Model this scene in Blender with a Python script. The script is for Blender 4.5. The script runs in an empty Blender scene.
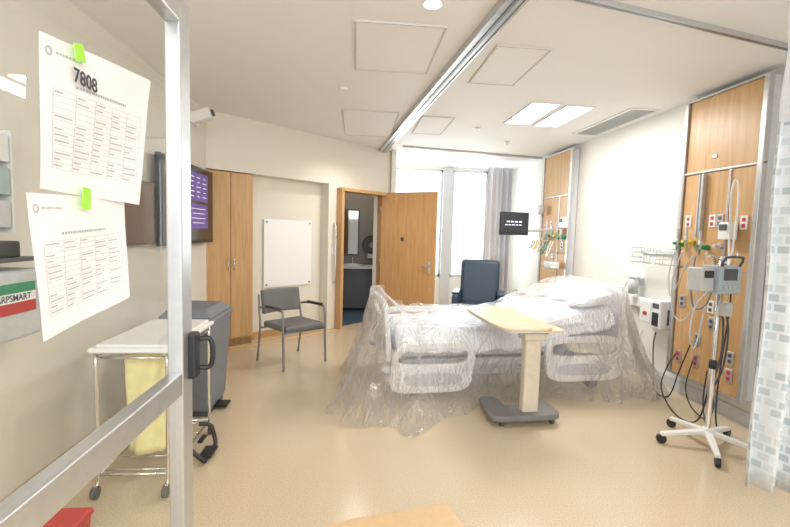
import bpy, bmesh, math, random
from mathutils import Vector, Matrix, noise
random.seed(4)
C=bpy.context.scene.collection
pi=math.pi
rad=math.radians
# ------------------------------------------------------------ materials
def newmat(name):
    m=bpy.data.materials.new(name);m.use_nodes=True
    nt=m.node_tree;b=nt.nodes["Principled BSDF"]
    return m,nt,b
def P(name,col,rough=.5,metal=0.,var=.04,scale=30,bump=0.,emit=0.,coat=0.):
    m,nt,b=newmat(name)
    b.inputs["Roughness"].default_value=rough;b.inputs["Metallic"].default_value=metal
    tc=nt.nodes.new("ShaderNodeTexCoord");n=nt.nodes.new("ShaderNodeTexNoise")
    n.inputs["Scale"].default_value=scale;n.inputs["Detail"].default_value=3
    nt.links.new(tc.outputs["Object"],n.inputs["Vector"])
    cr=nt.nodes.new("ShaderNodeValToRGB")
    cr.color_ramp.elements[0].position=.3;cr.color_ramp.elements[1].position=.7
    cr.color_ramp.elements[0].color=[max(0,c*(1-var)) for c in col]+[1]
    cr.color_ramp.elements[1].color=[min(1,c*(1+var)) for c in col]+[1]
    nt.links.new(n.outputs["Fac"],cr.inputs["Fac"]);nt.links.new(cr.outputs["Color"],b.inputs["Base Color"])
    if bump:
        bp=nt.nodes.new("ShaderNodeBump");bp.inputs["Strength"].default_value=bump;bp.inputs["Distance"].default_value=.01
        nt.links.new(n.outputs["Fac"],bp.inputs["Height"]);nt.links.new(bp.outputs["Normal"],b.inputs["Normal"])
    if emit:
        b.inputs["Emission Color"].default_value=list(col)+[1];b.inputs["Emission Strength"].default_value=emit
    if coat: b.inputs["Coat Weight"].default_value=coat
    return m
def wood(name,c1,c2,rough=.38,sc=(14,14,.9)):
    m,nt,b=newmat(name);b.inputs["Roughness"].default_value=rough
    tc=nt.nodes.new("ShaderNodeTexCoord");mp=nt.nodes.new("ShaderNodeMapping");mp.inputs["Scale"].default_value=sc
    n=nt.nodes.new("ShaderNodeTexNoise");n.inputs["Scale"].default_value=2.2;n.inputs["Detail"].default_value=6;n.inputs["Distortion"].default_value=.6
    cr=nt.nodes.new("ShaderNodeValToRGB");cr.color_ramp.elements[0].position=.3;cr.color_ramp.elements[1].position=.72
    cr.color_ramp.elements[0].color=list(c1)+[1];cr.color_ramp.elements[1].color=list(c2)+[1]
    nt.links.new(tc.outputs["Object"],mp.inputs[0]);nt.links.new(mp.outputs[0],n.inputs["Vector"])
    nt.links.new(n.outputs["Fac"],cr.inputs["Fac"]);nt.links.new(cr.outputs[0],b.inputs["Base Color"])
    return m
M_wall=P("wall_paint",(.80,.765,.69),.6,var=.008,scale=4)
M_walld=P("wall_paint_cream",(.76,.715,.63),.6,var=.008,scale=4)
M_walls=P("wall_paint_cool",(.79,.78,.74),.6,var=.008,scale=4)
M_ceil=P("ceiling_paint",(.85,.845,.84),.7,var=.008,scale=3)
M_seam=P("seam_grey",(.62,.61,.59),.7)
M_wood=wood("maple_veneer",(.50,.29,.12),(.63,.40,.20))
M_woodl=wood("maple_light",(.66,.53,.35),(.76,.64,.46),sc=(3,14,14))
M_woodd=wood("door_veneer",(.48,.25,.10),(.59,.35,.15))
M_alu=P("brushed_aluminium",(.58,.59,.60),.32,metal=.8)
M_alud=P("dark_aluminium",(.26,.27,.29),.4,metal=.7)
M_chrome=P("chrome",(.75,.75,.76),.15,metal=1.)
M_black=P("black_plastic",(.02,.02,.022),.4)
M_dark=P("dark_grey_plastic",(.08,.083,.09),.45)
M_grey=P("grey_plastic",(.20,.215,.24),.5)
M_lgrey=P("light_grey_plastic",(.55,.56,.57),.45)
M_white=P("white_plastic",(.80,.80,.79),.35,var=.01)
M_whitep=P("white_panel",(.88,.89,.89),.2,var=.002,scale=1)
M_linen=P("white_linen",(.82,.84,.88),.85,var=.03,scale=14,bump=.4)
M_matt=P("mattress_fabric",(.55,.66,.80),.7)
M_blue=P("blue_vinyl",(.028,.055,.085),.45)
M_vinyl=P("grey_vinyl",(.15,.15,.145),.5)
M_yellow=P("yellow_cloth",(.86,.79,.40),.85,var=.08,scale=12,bump=.4)
M_red=P("red_plastic",(.50,.03,.03),.4)
M_green=P("green_plastic",(.02,.26,.12),.4)
M_lime=P("lime_tape",(.38,.78,.06),.6)
M_yel=P("yellow_plastic",(.75,.58,.05),.4)
M_orange=P("orange_floor_inlay",(.66,.46,.25),.35)
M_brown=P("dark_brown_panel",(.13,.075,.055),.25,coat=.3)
M_paper=P("paper",(.86,.86,.86),.7,var=.01)
M_ink=P("ink",(.05,.05,.06),.7)
M_inkl=P("faint_ink",(.48,.48,.51),.7)
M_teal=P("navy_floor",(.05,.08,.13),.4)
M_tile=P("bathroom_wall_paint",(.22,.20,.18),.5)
M_mirror=P("mirror",(.22,.21,.20),.05,metal=1.)
M_lit=P("lit_diffuser",(1,.97,.9),.5,emit=9)
M_down=P("lit_downlight",(1.,.95,.85),.5,emit=6)
M_screen=P("dark_screen",(.012,.010,.02),.18,coat=.3)
M_purple=P("purple_screen_glow",(.11,.07,.32),.3,var=.45,scale=8,emit=.35)
M_scrtext=P("screen_text_glow",(.8,.8,.9),.4,emit=.5)
M_tubec=P("clear_tubing",(.55,.57,.56),.25)
M_out=P("glowing_facade",(.66,.84,.90),.6,emit=1.6)  # facade glows by itself in place of daylight falling on it
def floormat():
    m,nt,b=newmat("speckled_floor")
    tc=nt.nodes.new("ShaderNodeTexCoord")
    n=nt.nodes.new("ShaderNodeTexNoise");n.inputs["Scale"].default_value=130;n.inputs["Detail"].default_value=2
    cr=nt.nodes.new("ShaderNodeValToRGB");cr.color_ramp.elements[0].position=.38;cr.color_ramp.elements[1].position=.6
    cr.color_ramp.elements[0].color=(.52,.42,.29,1);cr.color_ramp.elements[1].color=(.65,.54,.39,1)
    nt.links.new(tc.outputs["Object"],n.inputs["Vector"]);nt.links.new(n.outputs["Fac"],cr.inputs[0]);nt.links.new(cr.outputs[0],b.inputs["Base Color"])
    b.inputs["Roughness"].default_value=.20
    return m
M_floor=floormat()
def glassmat(name,tint=(.93,.95,.94)):
    m=bpy.data.materials.new(name);m.use_nodes=True;nt=m.node_tree;nt.nodes.clear()
    o=nt.nodes.new("ShaderNodeOutputMaterial");t=nt.nodes.new("ShaderNodeBsdfTransparent");t.inputs[0].default_value=list(tint)+[1]
    g=nt.nodes.new("ShaderNodeBsdfGlossy");g.inputs["Roughness"].default_value=.02
    lw=nt.nodes.new("ShaderNodeLayerWeight");lw.inputs[0].default_value=.5
    pw=nt.nodes.new("ShaderNodeMath");pw.operation='POWER';pw.inputs[1].default_value=5
    mr=nt.nodes.new("ShaderNodeMapRange");mr.inputs[3].default_value=.04;mr.inputs[4].default_value=.8
    nt.links.new(lw.outputs["Facing"],pw.inputs[0]);nt.links.new(pw.outputs[0],mr.inputs[0])
    mx=nt.nodes.new("ShaderNodeMixShader");nt.links.new(mr.outputs[0],mx.inputs[0]);nt.links.new(t.outputs[0],mx.inputs[1]);nt.links.new(g.outputs[0],mx.inputs[2]);nt.links.new(mx.outputs[0],o.inputs[0])
    return m
M_glass=glassmat("door_glass")
def filmmat(name):
    m=bpy.data.materials.new(name);m.use_nodes=True;nt=m.node_tree;nt.nodes.clear()
    o=nt.nodes.new("ShaderNodeOutputMaterial");t=nt.nodes.new("ShaderNodeBsdfTransparent");t.inputs[0].default_value=(.985,.985,.99,1)
    tc=nt.nodes.new("ShaderNodeTexCoord");mp=nt.nodes.new("ShaderNodeMapping");mp.inputs["Scale"].default_value=(1,1,.5);mp.inputs["Rotation"].default_value=(.3,.25,0)
    n=nt.nodes.new("ShaderNodeTexNoise");n.inputs["Scale"].default_value=6.5;n.inputs["Detail"].default_value=6;n.inputs["Distortion"].default_value=1.6
    nt.links.new(tc.outputs["Object"],mp.inputs[0]);nt.links.new(mp.outputs[0],n.inputs["Vector"])
    sb=nt.nodes.new("ShaderNodeMath");sb.operation='SUBTRACT';sb.inputs[1].default_value=.5
    ab=nt.nodes.new("ShaderNodeMath");ab.operation='ABSOLUTE'
    nt.links.new(n.outputs["Fac"],sb.inputs[0]);nt.links.new(sb.outputs[0],ab.inputs[0])
    bp=nt.nodes.new("ShaderNodeBump");bp.inputs["Strength"].default_value=1.;bp.inputs["Distance"].default_value=.16
    nt.links.new(ab.outputs[0],bp.inputs["Height"])
    g=nt.nodes.new("ShaderNodeBsdfGlossy");g.inputs["Roughness"].default_value=.14;g.inputs[0].default_value=(1,1,1,1)
    d=nt.nodes.new("ShaderNodeBsdfTranslucent");d.inputs[0].default_value=(.95,.95,.97,1)
    dd=nt.nodes.new("ShaderNodeBsdfDiffuse");dd.inputs[0].default_value=(.95,.95,.97,1)
    m0=nt.nodes.new("ShaderNodeMixShader");nt.links.new(d.outputs[0],m0.inputs[1]);nt.links.new(dd.outputs[0],m0.inputs[2])
    m1=nt.nodes.new("ShaderNodeMixShader");m1.inputs[0].default_value=.5
    nt.links.new(m0.outputs[0],m1.inputs[1]);nt.links.new(g.outputs[0],m1.inputs[2])
    for s in (g,dd): nt.links.new(bp.outputs[0],s.inputs["Normal"])
    lw=nt.nodes.new("ShaderNodeLayerWeight");lw.inputs[0].default_value=.40;nt.links.new(bp.outputs[0],lw.inputs["Normal"])
    mr=nt.nodes.new("ShaderNodeMapRange");mr.inputs[3].default_value=.10;mr.inputs[4].default_value=.90
    nt.links.new(lw.outputs["Facing"],mr.inputs[0])
    mx=nt.nodes.new("ShaderNodeMixShader");nt.links.new(mr.outputs[0],mx.inputs[0]);nt.links.new(t.outputs[0],mx.inputs[1]);nt.links.new(m1.outputs[0],mx.inputs[2]);nt.links.new(mx.outputs[0],o.inputs[0])
    return m
M_film=filmmat("clear_plastic_film")
def curtainmat(name,base,c2,c3,bw,rh):
    m,nt,b=newmat(name);b.inputs["Roughness"].default_value=.85
    uv=nt.nodes.new("ShaderNodeUVMap")
    br=nt.nodes.new("ShaderNodeTexBrick");br.inputs["Color1"].default_value=list(base)+[1];br.inputs["Color2"].default_value=list(c2)+[1];br.inputs["Mortar"].default_value=list(c3)+[1]
    br.inputs["Scale"].default_value=1;br.inputs["Mortar Size"].default_value=.004;br.inputs["Brick Width"].default_value=bw;br.inputs["Row Height"].default_value=rh
    nt.links.new(uv.outputs[0],br.inputs[0]);nt.links.new(br.outputs[0],b.inputs["Base Color"])
    return m
M_curt=curtainmat("patterned_curtain",(.70,.72,.74),(.38,.45,.47),(.64,.67,.68),.035,.026)
M_curt2=curtainmat("striped_curtain",(.80,.80,.84),(.55,.56,.64),(.82,.82,.86),.10,2)
M_mesh=P("curtain_mesh",(.72,.74,.76),.8)
M_mesh.node_tree.nodes["Principled BSDF"].inputs["Alpha"].default_value=.55
# ------------------------------------------------------------ geometry
class G:
    def __init__(s): s.bm=bmesh.new();s.mi=0
    def _mark(s,n0,smooth=False):
        s.bm.faces.ensure_lookup_table()
        for f in s.bm.faces[n0:]:
            f.material_index=s.mi
            if smooth: f.smooth=True
    def box(s,c,d,rot=None,bev=0):
        n=len(s.bm.faces)
        M=Matrix.Translation(c)@(rot if rot else Matrix.Identity(4))@Matrix.Diagonal((d[0],d[1],d[2],1))
        r=bmesh.ops.create_cube(s.bm,size=1,matrix=M)
        if bev:
            es=list({e for v in r['verts'] for e in v.link_edges})
            bmesh.ops.bevel(s.bm,geom=es,offset=bev,segments=3,affect='EDGES',profile=.5)
        s._mark(n);return s
    def cyl(s,p0,p1,r,r2=None,seg=18,sm=True):
        p0=Vector(p0);p1=Vector(p1);d=p1-p0;n=len(s.bm.faces)
        q=d.to_track_quat('Z','Y').to_matrix().to_4x4()
        bmesh.ops.create_cone(s.bm,cap_ends=True,segments=seg,radius1=r,radius2=r if r2 is None else r2,depth=d.length,matrix=Matrix.Translation((p0+p1)/2)@q)
        s.bm.faces.ensure_lookup_table()
        for f in s.bm.faces[n:]:
            f.material_index=s.mi
            if len(f.verts)==4: f.smooth=True
        return s
    def sph(s,c,sc,seg=20,rot=None):
        n=len(s.bm.faces)
        bmesh.ops.create_uvsphere(s.bm,u_segments=seg,v_segments=seg//2,radius=1,matrix=Matrix.Translation(c)@(rot if rot else Matrix.Identity(4))@Matrix.Diagonal((sc[0],sc[1],sc[2],1)))
        s._mark(n,True);return s
    def prism(s,pts,vec,smooth=False):
        n=len(s.bm.faces);v=Vector(vec)
        a=[s.bm.verts.new(p) for p in pts];b=[s.bm.verts.new(Vector(p)+v) for p in pts]
        s.bm.faces.new(a);s.bm.faces.new(b[::-1])
        N=len(a)
        for i in range(N): s.bm.faces.new((a[i],b[i],b[(i+1)%N],a[(i+1)%N]))
        s._mark(n);return s
    def ring(s,o,i,vec):
        n=len(s.bm.faces);v=Vector(vec);N=len(o)
        A=[s.bm.verts.new(p) for p in o];B=[s.bm.verts.new(p) for p in i]
        A2=[s.bm.verts.new(Vector(p)+v) for p in o];B2=[s.bm.verts.new(Vector(p)+v) for p in i]
        for k in range(N):
            j=(k+1)%N
            s.bm.faces.new((A[k],A[j],B[j],B[k]));s.bm.faces.new((A2[k],B2[k],B2[j],A2[j]))
            s.bm.faces.new((A[k],A2[k],A2[j],A[j]));s.bm.faces.new((B[k],B[j],B2[j],B2[k]))
        s._mark(n);return s
    def tube(s,pts,r,seg=8,sub=6):
        P_=[Vector(p) for p in pts]
        if len(P_)>2 and sub>1:
            Q=[]
            for i in range(len(P_)-1):
                p0=P_[max(i-1,0)];p1=P_[i];p2=P_[i+1];p3=P_[min(i+2,len(P_)-1)]
                for k in range(sub):
                    t=k/sub
                    Q.append(.5*((2*p1)+(p2-p0)*t+(2*p0-5*p1+4*p2-p3)*t*t+(3*p1-p0-3*p2+p3)*t**3))
            Q.append(P_[-1]);P_=Q
        n=len(s.bm.faces);rings=[];up=None
        for i,p in enumerate(P_):
            d=(P_[min(i+1,len(P_)-1)]-P_[max(i-1,0)]).normalized()
            if up is None:
                up=Vector((0,0,1)) if abs(d.z)<.9 else Vector((1,0,0))
            up=(up-d*up.dot(d))
            if up.length<1e-4: up=d.orthogonal()
            up.normalize();w=d.cross(up)
            rings.append([s.bm.verts.new(p+up*(r*math.cos(2*pi*k/seg))+w*(r*math.sin(2*pi*k/seg))) for k in range(seg)])
        for a,b in zip(rings,rings[1:]):
            for k in range(seg): s.bm.faces.new((a[k],b[k],b[(k+1)%seg],a[(k+1)%seg]))
        s.bm.faces.new(rings[0][::-1]);s.bm.faces.new(rings[-1]);s._mark(n,True);return s
    def grid(s,nu,nv,fn,smooth=True,uv=True):
        n=len(s.bm.faces);L=s.bm.loops.layers.uv.verify()
        V=[[s.bm.verts.new(fn(i/nu,j/nv)) for i in range(nu+1)] for j in range(nv+1)]
        for j in range(nv):
            for i in range(nu):
                f=s.bm.faces.new((V[j][i],V[j][i+1],V[j+1][i+1],V[j+1][i]))
                for l,(a,b) in zip(f.loops,((i,j),(i+1,j),(i+1,j+1),(i,j+1))): l[L].uv=(a/nu,b/nv)
        s._mark(n,smooth);return s
    def obj(s,name,mats,parent=None,loc=(0,0,0),rot=(0,0,0),bev=0,solid=0,normals=True):
        me=bpy.data.meshes.new(name)
        if normals: bmesh.ops.recalc_face_normals(s.bm,faces=s.bm.faces)
        s.bm.to_mesh(me);s.bm.free()
        if not isinstance(mats,(list,tuple)): mats=[mats]
        for m in mats: me.materials.append(m)
        o=bpy.data.objects.new(name,me);C.objects.link(o)
        o.location=loc;o.rotation_euler=rot
        if parent: o.parent=parent
        if solid:
            q=o.modifiers.new("s",'SOLIDIFY');q.thickness=solid
        if bev:
            q=o.modifiers.new("b",'BEVEL');q.width=bev;q.segments=2;q.limit_method='ANGLE'
        return o
def E(name,label,cat,loc,rz=0,group=None):
    o=bpy.data.objects.new(name,None);C.objects.link(o);o.empty_display_size=.1
    o.location=loc;o.rotation_euler=(0,0,rz);tag(o,label,cat,group);return o
def tag(o,label,cat,group=None):
    o["label"]=label;o["category"]=cat
    if group:o["group"]=group
    return o
def struct(o): o["kind"]="structure";return o
def sup(cx,cz,hw,hh,n=4.,N=40,sk=0,f=None):
    out=[]
    for k in range(N):
        t=2*pi*k/N;c=math.cos(t);s_=math.sin(t)
        x=hw*math.copysign(abs(c)**(2/n),c);z=hh*math.copysign(abs(s_)**(2/n),s_)
        out.append((cx+x+sk*z,cz+z))
    return out
def text(name,body,size,parent,mat,loc,rot,align='LEFT',off=0):
    t=bpy.data.curves.new("t",'FONT');t.body=body;t.size=size;t.extrude=.0002;t.align_x=align;t.offset=off
    ob=bpy.data.objects.new("tmp",t);C.objects.link(ob)
    bpy.context.view_layer.update()
    me=bpy.data.meshes.new_from_object(ob);bpy.data.objects.remove(ob)
    me.materials.clear();me.materials.append(mat)
    o=bpy.data.objects.new(name,me);C.objects.link(o);o.location=loc;o.rotation_euler=rot
    if parent:o.parent=parent
    return o
def RZ(a): return Matrix.Rotation(a,4,'Z')
def RY(a): return Matrix.Rotation(a,4,'Y')
def RX(a): return Matrix.Rotation(a,4,'X')
# ------------------------------------------------------------ room shell
CE=2.92
struct(G().box((.6,3.9,-.05),(5.8,11.4,.1)).obj("floor",M_floor))
struct(G().box((.6,4.1,CE+.05),(5.6,9.9,.1)).obj("ceiling",M_ceil))
struct(G().box((-1.88,2.45,CE/2),(.15,5.9,CE)).obj("wall_left",M_wall))
struct(G().box((3.38,4.2,CE/2),(.15,9.8,CE)).obj("wall_right",M_walls))
g=G()
g.box((3.1,9.08,CE/2),(.66,.15,CE));g.box((1.7,9.08,.3),(2.3,.15,.6));g.box((1.7,9.08,2.895),(2.3,.15,.05))
struct(g.obj("wall_back",M_walls))
struct(G().box((.63,8.3,CE/2),(.08,1.7,CE)).obj("wall_return",M_walls))
struct(G().box((1.9,9.0,CE/2),(.20,.12,CE)).obj("wall_pier",M_lgrey))
DA=rad(42);AX,AY=-1.8,5.38
g=G()
g.box((1.64,.1,(2.24+CE)/2),(3.28,.2,CE-2.24))
g.box((1.25,.22,1.12),(1.24,.06,2.24))
g.box((1.96,.1,1.12),(.20,.2,2.24))
g.box((2.535,.1,2.19),(.95,.2,.10))
g.box((3.14,.1,1.12),(.26,.2,2.24))
struct(g.obj("wall_diagonal",M_walld,loc=(AX,AY,0),rot=(0,0,DA)))
g=G()
g.box((-.15,8.75,1.45),(1.6,.1,2.9));g.box((-1.0,7.9,1.45),(.1,1.8,2.9))
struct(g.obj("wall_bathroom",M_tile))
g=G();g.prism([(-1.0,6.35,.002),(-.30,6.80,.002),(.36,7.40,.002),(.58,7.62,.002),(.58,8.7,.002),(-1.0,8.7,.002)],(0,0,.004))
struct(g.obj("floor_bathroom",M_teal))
g=G()
g.box((2.035,-.01,1.08),(.05,.25,2.16));g.box((3.035,-.01,1.08),(.05,.25,2.16));g.box((2.535,-.01,2.165),(1.05,.25,.05))
struct(g.obj("trim_1",M_wood,loc=(AX,AY,0),rot=(0,0,DA),bev=.004))
struct(G().box((-1.79,2.4,.05),(.02,5.7,.1)).obj("baseboard_left",M_wood))
struct(G().box((3.295,4.2,.06),(.015,9.6,.12)).obj("baseboard_right",M_lgrey))
struct(G().box((1.25,.18,.05),(1.22,.02,.1)).obj("baseboard_diagonal",M_wood,loc=(AX,AY,0),rot=(0,0,DA)))
g=G();g.prism([(-.33,1.2,.0),(-.26,2.08,.0),(-.03,2.2,.0),(.55,2.31,.0),(.62,2.05,.0),(.66,1.2,.0)],(0,0,.003))
struct(g.obj("trim_2",M_orange))
struct(G().box((1.0,-.10,.0015),(2.0,.12,.003)).obj("trim_3",M_orange,loc=(AX,AY,0),rot=(0,0,DA)))
def window(nm,cx,W):
    w=E(nm,"tall bright window with grey metal frame","window",(cx,9.06,.6));struct(w);h=W/2
    g=G();g.box((-h+.02,0,1.13),(.04,.08,2.26));g.box((h-.02,0,1.13),(.04,.08,2.26));g.box((0,0,.03),(W,.08,.06));g.box((0,0,2.24),(W,.08,.04))
    g.obj("window_frame",M_lgrey,w)
    G().box((0,.02,1.13),(W-.04,.006,2.2)).obj("glass_pane",M_glass,w)
window("window_1",1.235,1.12);window("window_2",2.385,.76)
struct(G().box((1.4,14,1.8),(6,.3,2.2)).obj("facade_glow",M_out))
# ------------------------------------------------------------ ceiling fittings
def cpanel(x,y,sx,sy,lab):
    o=tag(G().ring([(x-sx/2,y-sy/2,CE-.012),(x+sx/2,y-sy/2,CE-.012),(x+sx/2,y+sy/2,CE-.012),(x-sx/2,y+sy/2,CE-.012)],
      [(x-sx/2+.012,y-sy/2+.012,CE-.012),(x+sx/2-.012,y-sy/2+.012,CE-.012),(x+sx/2-.012,y+sy/2-.012,CE-.012),(x-sx/2+.012,y+sy/2-.012,CE-.012)],(0,0,.012)).obj("ceiling_access_panel",M_seam),lab,"access panel","ceiling access panels")
    g=G();g.box((x,y,CE-.004),(sx-.028,sy-.028,.008));d=g.obj("panel_door",M_ceil);d.parent=o
for x,y,sx,sy in ((.27,3.36,.62,.86),(.14,5.7,.66,1.3),(1.2,3.55,.42,.8),(.95,5.6,.4,.9)):
    cpanel(x,y,sx,sy,"flush painted square ceiling access panel with thin frame")
def lightpanel(x,y,sx,sy):
    e=E("ceiling_light","lit rectangular recessed ceiling light panel","ceiling light",(x,y,CE),0,"recessed ceiling light panels")
    a,b=sx/2,sy/2
    G().ring([(-a,-b,-.015),(a,-b,-.015),(a,b,-.015),(-a,b,-.015)],[(-a+.02,-b+.02,-.015),(a-.02,-b+.02,-.015),(a-.02,b-.02,-.015),(-a+.02,b-.02,-.015)],(0,0,.015)).obj("frame",M_white,e)
    G().box((0,0,-.005),(sx-.04,sy-.04,.008)).obj("diffuser",M_lit,e)
    l=bpy.data.lights.new("lamp",'AREA');l.shape='RECTANGLE';l.size=sx-.06;l.size_y=sy-.06;l.energy=26;l.color=(1,.97,.92)
    lo=bpy.data.objects.new("lamp",l);C.objects.link(lo);lo.location=(x,y,CE-.03)
lightpanel(1.94,4.83,.33,.88);lightpanel(2.33,4.87,.33,.88)
v=E("ceiling_vent","long louvered white air vent in the ceiling","air vent",(3.03,5.02,CE))
G().ring([(-.17,-.62,-.015),(.17,-.62,-.015),(.17,.62,-.015),(-.17,.62,-.015)],[(-.14,-.59,-.015),(.14,-.59,-.015),(.14,.59,-.015),(-.14,.59,-.015)],(0,0,.015)).obj("frame",M_white,v)
g=G()
for i in range(9): g.box((-.13+.0325*i,0,-.008),(.012,1.18,.012))
g.box((0,0,-.004),(.28,.02,.02));g.obj("louvers",M_lgrey,v)
G().box((0,0,-.001),(.28,1.18,.002)).obj("duct_shade_plate",M_dark,v)  # flat dark plate stands for the shade inside the duct
def downlight(x,y):
    e=E("downlight","round lit recessed downlight with white trim ring","ceiling light",(x,y,CE),0,"round downlights")
    c=[(.075*math.cos(2*pi*k/28),.075*math.sin(2*pi*k/28),-.01) for k in range(28)];i=[(.055*math.cos(2*pi*k/28),.055*math.sin(2*pi*k/28),-.01) for k in range(28)]
    G().ring(c,i,(0,0,.01)).obj("trim_ring",M_white,e)
    G().cyl((0,0,-.006),(0,0,-.001),.055,seg=28).obj("lens",M_down,e)
    l=bpy.data.lights.new("lamp",'SPOT');l.energy=48;l.spot_size=rad(140);l.spot_blend=.8;l.color=(1,.95,.88);l.shadow_soft_size=.08
    lo=bpy.data.objects.new("lamp",l);C.objects.link(lo);lo.location=(x,y,CE-.04)
for x,y in ((.43,2.66),(.07,6.15)): downlight(x,y)
g=G();g.cyl((0,0,0),(0,0,-.03),.05,.035);o=g.obj("smoke_detector",M_white,loc=(-.15,4.3,CE));tag(o,"small round white ceiling smoke detector","smoke detector")
g=G();g.cyl((0,0,0),(0,0,-.02),.04,.03);g.cyl((0,0,-.02),(0,0,-.05),.012);o=g.obj("sprinkler_head",M_white,loc=(1.55,5.6,CE));tag(o,"small white fire sprinkler head in the ceiling","sprinkler")
g=G();g.cyl((0,0,0),(0,0,-.02),.04,.03);g.cyl((0,0,-.02),(0,0,-.05),.012);o=g.obj("sprinkler_head",M_white,loc=(2.2,6.3,CE));tag(o,"small white fire sprinkler head in the ceiling","sprinkler")
def beam(name,p,q,wd,ht,lab,cat):
    p=Vector(p);q=Vector(q);d=q-p;L=d.length;a=math.atan2(d.y,d.x)
    e=E(name,lab,cat,((p+q)/2)[:],a)
    g=G();g.box((0,-wd/2+.01,-ht/2),(L,.02,ht));g.box((0,wd/2-.01,-ht/2),(L,.02,ht));g.box((0,0,-ht*.75),(L,wd-.04,.01));g.obj("track_body",M_alu,e,bev=.003)
    g=G();g.box((0,0,-ht*.85),(L,.02,.012));g.obj("inner_channel",M_alud,e)
    return e
beam("ceiling_track",(1.02,1.0,CE),(.42,7.40,CE),.13,.05,"long brushed metal lift track along the ceiling","ceiling track")
beam("curtain_track",(.7,2.33,CE),(3.2,2.9,CE),.045,.03,"thin metal privacy curtain track on the ceiling","curtain track")
beam("curtain_track",(.72,7.0,CE),(3.25,7.45,CE),.045,.03,"thin metal curtain track across the ceiling near the window","curtain track")
# ------------------------------------------------------------ wardrobe in diagonal wall
e=E("wardrobe","tall light maple built-in wardrobe with two doors","wardrobe",(AX,AY,0),DA)
G().box((.32,.14,1.12),(.60,.22,2.22)).obj("body",M_wood,e)
for i in range(2):
    d=G().box((.165+.305*i,.018,1.17),(.298,.022,2.10),bev=.003).obj("door",M_wood,e)
    G().cyl((.28+.075*i,-.012,1.0),(.28+.075*i,-.012,1.15),.006).cyl((.28+.075*i,.01,1.01),(.28+.075*i,-.012,1.01),.004).cyl((.28+.075*i,.01,1.14),(.28+.075*i,-.012,1.14),.004).obj("handle",M_chrome,d)
G().box((.32,.04,.05),(.60,.02,.1)).obj("toe_kick",M_wood,e)
e=E("whiteboard","frameless white glass marker board mounted on the wall","whiteboard",(AX,AY,0),DA)
G().box((1.27,.165,1.19),(.80,.012,.96),bev=.004).obj("board",M_whitep,e)
for x in (.91,1.63):
    for z in (.75,1.63): G().cyl((x,.186,z),(x,.150,z),.013).obj("standoff",M_alud,e)
g=G();g.tube([(1.96,.0,.72),(1.96,-.05,.76),(1.96,-.06,.9),(1.96,-.06,1.5),(1.96,-.05,1.60),(1.96,0,1.64)],.014)
o=g.obj("grab_bar",M_chrome,loc=(AX,AY,0),rot=(0,0,DA));tag(o,"vertical metal grab bar on the wall beside doorway","grab bar")
g=G();g.box((1.96,-.009,1.22),(.075,.016,.12),bev=.003);o=g.obj("light_switch",M_white,loc=(AX,AY,0),rot=(0,0,DA));tag(o,"white wall switch plate","light switch")
dang=math.atan2(-.548,.836)
e=E("door_1","open wooden door leaf with steel lever handle","door",(.43,7.34,0),dang);struct(e)
G().box((.51,0,1.10),(1.0,.045,2.18),bev=.003).obj("door_leaf",M_woodd,e)
h=G().box((.92,-.03,.98),(.05,.012,.20),bev=.004).obj("lock_plate",M_chrome,e)
G().cyl((.92,-.03,1.0),(.92,-.075,1.0),.012).cyl((.925,-.07,1.0),(.81,-.07,1.0),.011).obj("handle",M_chrome,h)
G().box((.42,-.028,1.42),(.05,.02,.06),bev=.004).cyl((.42,-.03,1.43),(.42,-.07,1.45),.006).obj("coat_hook",M_dark,e)
for z in (.25,1.05,1.9): G().cyl((0,-.02,z-.05),(0,-.02,z+.05),.009).obj("hinge",M_chrome,e)
e=E("bathroom_vanity","grey counter with sink and cabinet below","vanity",(-.1,8.42,0))
G().box((0,0,.84),(1.2,.5,.05),bev=.006).obj("countertop",M_lgrey,e)
G().box((0,.05,.42),(1.1,.38,.76)).obj("cabinet",M_dark,e)
G().sph((.05,-.02,.872),(.20,.15,.03)).obj("sink",M_white,e)
G().tube([(.05,.16,.86),(.05,.16,1.0),(.05,.10,1.03),(.05,.05,1.0)],.012).obj("faucet",M_chrome,e)
e=E("bathroom_mirror","rectangular dark framed wall mirror above the sink","mirror",(-.25,8.69,1.50))
G().box((0,0,0),(.60,.012,.88)).obj("mirror_glass",M_mirror,e)
G().ring([(-.32,-.012,-.46),(.32,-.012,-.46),(.32,-.012,.46),(-.32,-.012,.46)],[(-.29,-.012,-.43),(.29,-.012,-.43),(.29,-.012,.43),(-.29,-.012,.43)],(0,.02,0)).obj("frame",M_dark,e)
e=E("towel_dispenser","black rounded paper towel dispenser on bathroom wall","towel dispenser",(.32,8.69,1.26))
G().cyl((0,-.0,0),(0,-.20,0),.19,.17,seg=36).obj("housing",M_black,e);G().cyl((0,-.20,0),(0,-.21,0),.06).obj("window",M_grey,e);G().box((0,-.1,-.21),(.16,.003,.1)).obj("paper_towel",M_paper,e)
e=E("soap_dispenser","small grey wall soap dispenser beside the mirror","soap dispenser",(.53,8.69,1.60))
G().box((0,-.05,0),(.08,.10,.16),bev=.02).obj("housing",M_grey,e);G().cyl((0,-.06,-.08),(0,-.06,-.10),.01).obj("nozzle",M_dark,e)
l=bpy.data.lights.new("bath",'POINT');l.energy=9;l.color=(1,.88,.7);l.shadow_soft_size=.15
lo=bpy.data.objects.new("bathroom_lamp",l);C.objects.link(lo);lo.location=(-.1,7.9,2.5)
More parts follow.
